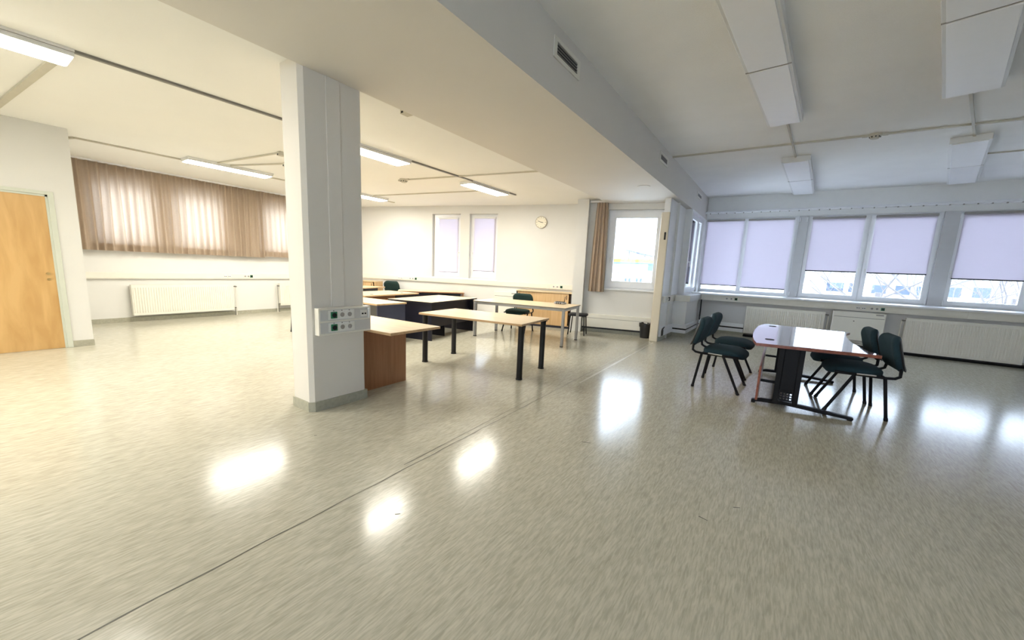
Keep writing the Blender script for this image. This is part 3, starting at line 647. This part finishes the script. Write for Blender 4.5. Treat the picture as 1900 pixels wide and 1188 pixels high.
# ------------------------------------------------------------------ chairs
def make_chair(fab, label):
    r = thing('chair', label, 'chair')
    # seat pad: domed rounded slab, local front = +y
    def pad(w, d, t, dome, n=9):
        m = MB(); rings = []
        pts = rounded(0, 0, w, d, min(w,d)*.28, 6)
        for k in range(n):
            f = k/(n-1); z = -t/2+t*f
            s = 1-.10*(abs(2*f-1))**3
            rings.append([m.bm.verts.new((x*s, y*s, z)) for x,y in pts])
        for a, b in zip(rings, rings[1:]):
            for i in range(len(pts)): m.bm.faces.new((a[i], a[(i+1)%len(pts)], b[(i+1)%len(pts)], b[i]))
        m.bm.faces.new(rings[0][::-1])
        prev = rings[-1]
        for s, dz in ((.72,.55),(.40,.85),(.12,1.0)):
            cur = [m.bm.verts.new((x*s, y*s, t/2+dome*dz)) for x,y in pts]
            for i in range(len(pts)): m.bm.faces.new((prev[i], prev[(i+1)%len(pts)], cur[(i+1)%len(pts)], cur[i]))
            prev = cur
        m.bm.faces.new(prev)
        return m
    m = pad(.49,.46,.075,.022)
    for v in m.bm.verts:     # waterfall front and slight rise at the rear
        v.co.z += -.03*max(0, v.co.y/.22)**2 - .006*max(0,-v.co.y/.22)
    st = m.build('seat', fab, r, smooth=True, loc=(0,.03,.458), ang=60)
    m = pad(.50,.355,.065,.016)
    for v in m.bm.verts: v.co.z += .050*(v.co.x/.235)**2
    bk = m.build('backrest', fab, r, smooth=True, loc=(0,-.300,.672), ang=60); bk.rotation_euler = (R(-105), 0, 0)
    m = pad(.485,.345,.02,.004)
    for v in m.bm.verts: v.co.z += .050*(v.co.x/.235)**2
    sh = m.build('back_shell', 'black_plastic', r, smooth=True, loc=(0,-.330,.664), ang=60); sh.rotation_euler = (R(-105), 0, 0)
    B(-.20,.20,-.17,.20,.418,.434).build('seat_board', 'black_plastic', r, bevel=.01)
    for s in (-1, 1):
        MB().tube([(s*.272,.245,0),(s*.252,.05,.405),(s*.250,.035,.425)],.015,n=10).build('leg', 'black_metal', r, smooth=True)
        MB().tube([(s*.272,-.25,0),(s*.250,-.195,.40),(s*.250,-.19,.425)],.015,n=10).build('leg', 'black_metal', r, smooth=True)
        MB().tube([(s*.250,.20,.425),(s*.250,-.20,.425),(s*.247,-.262,.430),(s*.242,-.298,.452),(s*.226,-.302,.50),(s*.20,-.292,.565)],.014,n=10).build('side_tube', 'black_metal', r, smooth=True)
        MB().tube([(s*.262,.03,.432),(s*.262,-.12,.436)],.009,n=8).build('glint_bar', 'chrome', r, smooth=True)  # chrome bar added to give the seat side a glint
        MB().cyl((s*.272,.245,0),(s*.270,.228,.03),.018,n=10).build('foot_cap','black_plastic',r,smooth=True)
        MB().cyl((s*.272,-.25,0),(s*.271,-.246,.03),.018,n=10).build('foot_cap','black_plastic',r,smooth=True)
    MB().tube([(-.25,.03,.425),(.25,.03,.425)],.011,n=8).build('crossbar', 'black_metal', r, smooth=True)
    MB().tube([(-.25,-.19,.425),(.25,-.19,.425)],.011,n=8).build('crossbar', 'black_metal', r, smooth=True)
    return r
c0 = make_chair('chair_fabric', 'dark teal padded chair left of the glossy table, beside its perforated near leg')
g0 = make_chair('chair_green', 'dark green padded chair facing out behind the table with square metal legs')
G = 'teal chairs around the glossy table'
def put(o, x, y, a, label, group=None, sc=1.0):
    o.location = (x, y, 0); o.rotation_euler = (0, 0, R(a)); o['label'] = label; o.scale = (sc,)*3
    if group: o['group'] = group
    elif 'group' in o: del o['group']
    return o
put(c0, -.49, 5.555, -93.5, 'dark teal padded chair on the curved-out table side, before the modesty panel', G, 1.04)
put(copy_tree(c0), -.47, 6.425, -94, 'dark teal padded chair on the curved-out table side, nearer the windows', G, 1.04)
put(copy_tree(c0), .79, 5.615, 94, 'dark teal padded chair on the hollowed table side, farther from the windows', G, 1.04)
put(copy_tree(c0), .715, 6.24, 92.5, 'dark teal padded chair on the hollowed table side, nearer the fan heater', G, 1.04)
G = 'green chairs around the office desks'
put(g0, -4.78, 7.25, 189, 'dark green padded chair between metal-legged table and beech cabinet', G, 1.0)
put(copy_tree(g0), -9.19, 7.07, 192, 'dark green padded chair with its back against the clock wall', G, 1.06)
put(copy_tree(g0), -7.72, 4.05, 60, 'dark chair nearly hidden behind the white column', G, 1.0)
def stool(label, x, y):
    r = thing('stool', label, 'stool', (x,y,0), R(15))
    MB().prism(rounded(0,0,.40,.36,.06), .42, .47).build('seat', 'chair_black', r, bevel=.015)
    for sx_ in (-1,1):
        for sy_ in (-1,1): MB().cyl((sx_*.15,sy_*.13,.42),(sx_*.18,sy_*.16,0),.012,n=10).build('leg','black_metal',r,smooth=True)
    return r
stool('low black padded stool behind the metal-legged table, by the pilaster', -3.62, 7.93)
# ------------------------------------------------------------------ glossy meeting table
r = thing('meeting_table', 'glossy mahogany boat-shaped table with black T legs among teal chairs', 'table', (0,0,0))
ZT = .72
left = [(-.13+.0,4.83),(-.165,5.05),(-.19,5.35),(-.205,5.75),(-.205,6.2),(-.19,6.6),(-.155,6.9),(-.11,7.08)]
right = [(.875,7.0),(.82,6.82),(.778,6.5),(.757,6.1),(.757,5.72),(.785,5.4),(.83,5.15),(.885,4.99)]
top = left+right
top_o = MB().prism(top[::-1], ZT-.004, ZT).build('tabletop', 'mahogany', r)
MB().prism(top[::-1], ZT-.032, ZT-.0045).build('edge_band', 'mahogany_edge', r)
for x, y in ((-.02,5.24),(-.015,6.80)):
    g = MB().prism([(x+.045*math.cos(k*math.pi/10), y+.045*math.sin(k*math.pi/10)) for k in range(20)], ZT-.003, ZT+.004).build('grommet', 'black_plastic', top_o, smooth=True)
for y in (5.10, 6.87):
    m = MB().box(.085,.135,y-.035,y+.035,.05,ZT-.032).box(.265,.312,y-.035,y+.035,.05,ZT-.032).box(.135,.265,y-.028,y+.022,.20,ZT-.032)
    pd = m.build('pedestal', 'black_metal', r, bevel=.004)
    MB().holes(.137,.263,.085,.20,y-.026,y-.02,[(.147+.029*i,.147+.029*i+.018,.10+.028*j,.10+.028*j+.017) for i in range(4) for j in range(3)]).build('perforated_plate','black_metal',pd)
    pts = [(-.11,.038),(-.02,.062),(.20,.074),(.50,.058),(.78,.036)]
    prof = [(x,z) for x,z in pts]+[(x,z-.036 if 0<i<4 else z-.024) for i,(x,z) in reversed(list(enumerate(pts)))]
    ft = MB().prism(prof, y-.03, y+.03, axis='y').build('foot', 'black_metal', r, bevel=.005)
    for x in (-.09,.755): MB().cyl((x,y,0),(x,y,.02),.022,n=14).build('glide','black_plastic',ft,smooth=True)
    B(-.05,.60,y-.03,y+.03,ZT-.06,ZT-.033).build('top_arm','black_metal',r)
    for z in ((.27,) if y < 6 else (.27,.52)): B(-.05,.09,y-.012,y+.012,z-.014,z+.014).build('bracket','black_metal',r)
B(-.075,-.053,4.93,7.0,.075,.46).build('modesty_panel','mahogany_edge',r,bevel=.003)
# ------------------------------------------------------------------ office desks
def desk(label, cx, cy, a, w, d, h=.72, t=.028, topmat='beech', edge='beech_edge', panels=(), legs=None, group='office desks left in a cluster', name='office_desk', holes=()):
    r = thing(name, label, 'desk', (cx,cy,0), R(a), group)
    tp = B(-w/2,w/2,-d/2,d/2,h-t,h).build('tabletop', topmat, r, bevel=.003)
    B(-w/2-.002,w/2+.002,-d/2-.002,d/2+.002,h-t+.001,h-.003).build('edge_band', edge, r)
    for (x0,x1,y0,y1,z0,z1,mat,nm) in panels: B(x0,x1,y0,y1,z0,z1).build(nm, mat, r, bevel=.002)
    for x, y in holes: MB().cyl((x,y,h-.002),(x,y,h+.004),.035,n=20).build('grommet','black_plastic',tp,smooth=True)
    if legs:
        kind, pos = legs
        for x, y in pos:
            if kind == 'round':
                l = MB().cyl((x,y,.012),(x,y,h-t),.038,n=24).build('leg','dark_tube',r,smooth=True)
                MB().cyl((x,y,0),(x,y,.014),.044,n=24).build('foot','black_plastic',l,smooth=True)
                MB().cyl((x,y,h-t-.01),(x,y,h-t),.055,n=24).build('mount_plate','black_metal',l,smooth=True)
            else:
                l = B(x-.024,x+.024,y-.024,y+.024,.012,h-t).build('leg','grey_metal',r,bevel=.004)
                B(x-.025,x+.025,y-.025,y+.025,0,.014).build('foot','black_plastic',l)
    return r
# D1 beside the column
desk('beech desk with a reddish side panel tucked behind the white column', -3.66, 2.70, 1.5, 1.26, .68, panels=[(.07,.095,-.31,.33,0,.692,'beech_panel','side_panel'),(-.56,-.535,-.31,.33,0,.692,'beech_panel','side_panel'),(-.53,.07,.05,.07,.30,.692,'beech_panel','modesty_panel')])
# D2 round legs
desk('beech table on four thick round black legs before the dark desk', -3.383, 4.263, 6.7, 1.62, .86, legs=('round',[(-.765,-.345),(.765,-.345),(.765,.345),(-.765,.345)]))
# D9 square legs
d9 = desk('long beech table on square grey metal legs holding the router', -4.165, 6.63, 8.6, 1.94, .98, h=.725, t=.022, edge='pipe_dark', legs=('square',[(-.93,-.455),(.93,-.455),(.93,.455),(-.93,.455)]))
MB().box(-.90,.90,-.47,-.45,.66,.70).box(-.90,.90,.45,.47,.66,.70).box(-.95,-.93,-.43,.43,.66,.70).box(.93,.95,-.43,.43,.66,.70).build('under_frame','grey_metal',d9)
# D4 navy panels
desk('beech-topped desk with near-black end panels next to the round-legged table', -5.79, 5.68, 10.5, 1.0, 1.68, edge='navy_laminate', topmat='beech_y', panels=[(-.48,.48,-.80,-.775,0,.69,'navy_laminate','end_panel'),(-.48,.48,.72,.745,0,.69,'navy_laminate','end_panel'),(.36,.38,-.775,.72,.22,.69,'navy_laminate','modesty_panel'),(-.47,.36,-.20,-.18,0,.69,'navy_laminate','inner_panel')])
# D3 slate panels
desk('beech-topped desk with a slate-blue end panel behind the reddish one', -6.08, 4.25, 1.0, 1.42, .62, panels=[(.665,.69,-.285,.30,0,.692,'slate_laminate','end_panel'),(-.69,-.665,-.285,.30,0,.692,'slate_laminate','end_panel'),(-.66,.66,-.255,-.235,.05,.692,'grey_laminate','modesty_panel')])
# D5
desk('beech-topped desk with a brown panel and grommets amid the cluster', -7.46, 5.52, 7.0, .98, 1.62, topmat='beech_y', panels=[(.40,.425,-.77,.10,0,.692,'beech_panel','side_panel'),(.38,.40,.10,.78,.1,.692,'navy_laminate','modesty_panel'),(-.45,.38,.755,.78,0,.692,'navy_laminate','end_panel'),(-.45,.38,-.78,-.755,0,.692,'beech_panel','end_panel')], holes=[(.30,.45),(.30,-.45)])
# D6 at an angle near the clock wall
desk('beech-topped desk with dark front set at an angle before the clock wall', -7.52, 7.22, 48.5, 1.66, .64, edge='beech_panel', panels=[(-.80,.74,-.25,-.23,.06,.69,'navy_laminate','modesty_panel'),(.79,.815,-.30,.30,0,.692,'beech_panel','end_panel'),(-.815,-.79,-.30,.30,0,.692,'beech_panel','end_panel')])
# D7
desk('beech desk against the curtain corner in front of the green chair', -9.73, 6.38, 17, 1.50, .85, h=.735, panels=[(-.70,.70,-.30,-.28,.2,.70,'navy_laminate','modesty_panel'),(.705,.73,-.38,.13,0,.707,'navy_laminate','end_panel'),(-.73,-.705,-.38,.38,0,.707,'navy_laminate','end_panel')])
# low cabinet in the corner
def cabinet(label, fr, s0, s1, d, h, side='navy_laminate', off=.02):
    r = thing('cabinet', label, 'cabinet', tuple(Matrix.Rotation(fr[1],3,'Z')@Vector((s0,-off,0))+Vector(fr[0])), fr[1], 'low beech cabinets')
    w = s1-s0
    for xx in (0, w-.02): B(xx,xx+.02,-d,0,0,h-.025).build('side_panel', side, r)
    MB().box(.02,w-.02,-.02,0,.05,h-.025).box(.02,w-.02,-d+.03,0,.05,.07).box(.02,w-.02,-d+.03,0,h*.5,h*.5+.02).build('carcass','beech_front',r)
    B(-.005,w+.005,-d-.01,0,h-.025,h).build('top','beech',r,bevel=.003)
    for k, (a, b, y) in enumerate(((.02,w*.52,-d+.03),(w*.47,w-.075,-d+.012))):
        dr = B(a,b,y,y+.016,.06,h-.03).build('sliding_door','beech_front',r,bevel=.002)
        hx = (b-.05) if k else (a+.05)
        B(hx-.007,hx+.007,y-.006,y+.002,h*.80,h*.92).build('handle','black_plastic',dr)
    B(.02,w-.02,-d+.02,0,0,.05).build('plinth',side,r)
    return r
cabinet('low beech cabinet with sliding doors below the duct, beside the pilaster', FC, sC(-5.545), sC(-4.19), .43, .875)
cabinet('low beech cabinet in the corner behind the curtain-side desk', FC, sC(-10.45), sC(-9.74), .36, .86, side='beech_front')
# router on the long table
r = thing('router', 'small grey router with ports and antenna on the metal-legged table', 'router', (-3.62,7.02,.7255), R(10))
MB().prism(rounded(0,0,.24,.15,.045), .004, .038).build('body','router_body',r,bevel=.008)
MB().prism(rounded(0,0,.19,.11,.035), .038, .048).build('lid','black_plastic',r,bevel=.004)
for x in (-.055,-.015,.03): MB().cyl((x,-.079,.02),(x,-.070,.02),.013,n=12).build('port','black_plastic',r)
for x in (-.07,.07): B(x-.012,x+.012,-.05,.05,0,.005).build('foot','black_plastic',r)
MB().tube([(.07,.05,.03),(.075,.06,.10),(.08,.055,.15)],.006,n=8).build('antenna','black_plastic',r,smooth=True)
# waste bin
r = thing('waste_bin', 'black plastic waste bin beside the beige partition casing', 'bin', (-2.345,8.70,0), 0)
m = MB(); n = 28
def ring(m, rad, z): return [m.bm.verts.new((rad*math.cos(2*math.pi*k/n), rad*math.sin(2*math.pi*k/n), z)) for k in range(n)]
rs = [ring(m,.095,.0), ring(m,.122,.30), ring(m,.130,.305), ring(m,.130,.318), ring(m,.118,.318), ring(m,.092,.012)]
for a, b in zip(rs, rs[1:]):
    for k in range(n): m.bm.faces.new((a[k],a[(k+1)%n],b[(k+1)%n],b[k]))
m.bm.faces.new(rs[0][::-1]); m.bm.faces.new(rs[-1])
m.build('body','bin_plastic',r,smooth=True)
m = MB(); rs = []
for j, (rad, z) in enumerate(((.133,.25),(.136,.30),(.134,.325),(.120,.327),(.112,.29),(.105,.20))):
    rs.append([m.bm.verts.new(((rad+.004*math.sin(k*2.3+j))*math.cos(2*math.pi*k/n),(rad+.004*math.sin(k*2.3+j))*math.sin(2*math.pi*k/n),z+.008*math.sin(k*1.7+j*.8))) for k in range(n)])
for a, b in zip(rs, rs[1:]):
    for k in range(n): m.bm.faces.new((a[k],a[(k+1)%n],b[(k+1)%n],b[k]))
m.build('bag_liner','bin_plastic',r,smooth=True)
# ------------------------------------------------------------------ outside
GZ = -7.0
struct(B(-120,120,-80,120,GZ-.2,GZ).build('ground','ext_ground'))
def building(label, x0, x1, y, d, z1, mat, wins=(), roof=None, extra=(), rz=0.0):
    r = thing('building', label, 'building', (x0,y,GZ), rz)
    w = x1-x0; h = z1-GZ
    B(0,w,0,d,0,h).build('wall', mat, r)
    if roof:
        rh, rm = roof
        MB().prism([(-.4,h),(w+.4,h),(w-1.0,h+rh),(1.0,h+rh)], -.4, d+.4, axis='y').build('roof', rm, r)
    for a, b, c, e in wins:
        f = B(a-x0-.06,b-x0+.06,-.05,.02,c-GZ-.06,e-GZ+.06).build('window','ext_white',r)
        B(a-x0,b-x0,-.07,-.04,c-GZ,e-GZ).build('pane','ext_window',f)
    for (a,b,y0,y1,c,e,mt,nm) in extra: B(a-x0,b-x0,y0,y1,c-GZ,e-GZ).build(nm, mt, r)
    return r
wn = [(1.6+i*2.25+j*.0, 1.6+i*2.25+1.15, z, z+.85) for i in range(5) for z in (.95,)]
building('long pale house seen through the gaps under the partly lowered blinds', -2, 22, 34, 9, 2.15, 'ext_cream', [(2.6,3.5,.85,1.45),(3.75,4.5,.85,1.45),(4.9,5.6,.85,1.4),(6.0,6.7,.85,1.42),(6.95,7.6,.85,1.42),(8.2,8.85,.85,1.45),(9.3,10.0,.9,1.5),(11.0,11.9,.9,1.45),(12.2,13.0,.9,1.45),(14.5,15.3,.9,1.45)], roof=(2.6,'ext_white'))
building('white hall with a yellow fascia band seen through the clear bay window', -24, -7, 45, 12, 2.55, 'ext_white', [(-15.0,-14.75,.45,.95),(-14.55,-14.3,.45,.95),(-13.7,-13.45,.5,1.0),(-13.25,-13.0,.5,1.0)], extra=[(-24,-7,-.25,0,2.72,3.12,'ext_yellow','yellow_fascia'),(-24,-7,-.28,0,2.56,2.72,'ext_blue','blue_line'),(-12.45,-11.6,-.2,0,1.85,2.56,'ext_blue','blue_sign'),(-24,-7,0,12,2.55,3.12,'ext_white','parapet'),(-16,-12.6,-.05,0,1.45,1.52,'ext_dark','sign_line')])
r = thing('roof_canopy', 'thin dark sloping roof edge rising behind the yellow fascia', 'roof', (-17.0,50,GZ))
MB().prism([(0,11.40),(.3,11.5),(3.6,10.78),(3.6,10.62),(2.2,10.80)],0,.6,axis='y').build('roof_edge','ext_dark',r)
B(.5,.62,.1,.3,0,11.3).build('post','ext_dark',r); B(2.5,2.62,.1,.3,0,10.75).build('post','ext_dark',r)
def tree(label, x, y, h, seed, lean=0.0):
    rnd = random.Random(seed); r = thing('bare_tree', label, 'tree', (x,y,GZ), 0, 'bare winter trees outside')
    MB().tube([(0,0,0),(.05,.02,h*.35),(.1+lean*.3,.0,h*.62)],[.20,.16,.11],n=8).build('trunk','bark',r,smooth=True)
    m = MB()
    def br(p, d, l, rad, lv):
        pts = [p]; q = p
        for k in range(3):
            d = (d+Vector((rnd.uniform(-.25,.25),rnd.uniform(-.25,.25),rnd.uniform(-.05,.2)))).normalized(); q = q+d*l/3; pts.append(q)
        m.tube(pts,[rad,rad*.85,rad*.7,rad*.5],n=5)
        if lv:
            for k in range(3):
                dd = (d+Vector((rnd.uniform(-.9,.9),rnd.uniform(-.9,.9),rnd.uniform(-.2,.7)))).normalized()
                br(pts[1+k%3], dd, l*.65, rad*.55, lv-1)
    for k in range(6):
        a = k*1.05+rnd.random(); br(Vector((.1+lean*.3,0,h*(.45+.17*k/6))), Vector((math.cos(a),math.sin(a),.65)).normalized(), h*.26, .045, 3)
    m.build('branches','bark',r,smooth=True)
    return r
tree('bare tree outside seen under the blind above the first radiator end', 3.6, 24, 13, 3)
tree('bare tree outside with a thick trunk below the blind over the fan heater', 5.2, 23, 14, 11)
tree('bare tree outside seen under the blind above the long radiator', 8.3, 26, 13, 21)
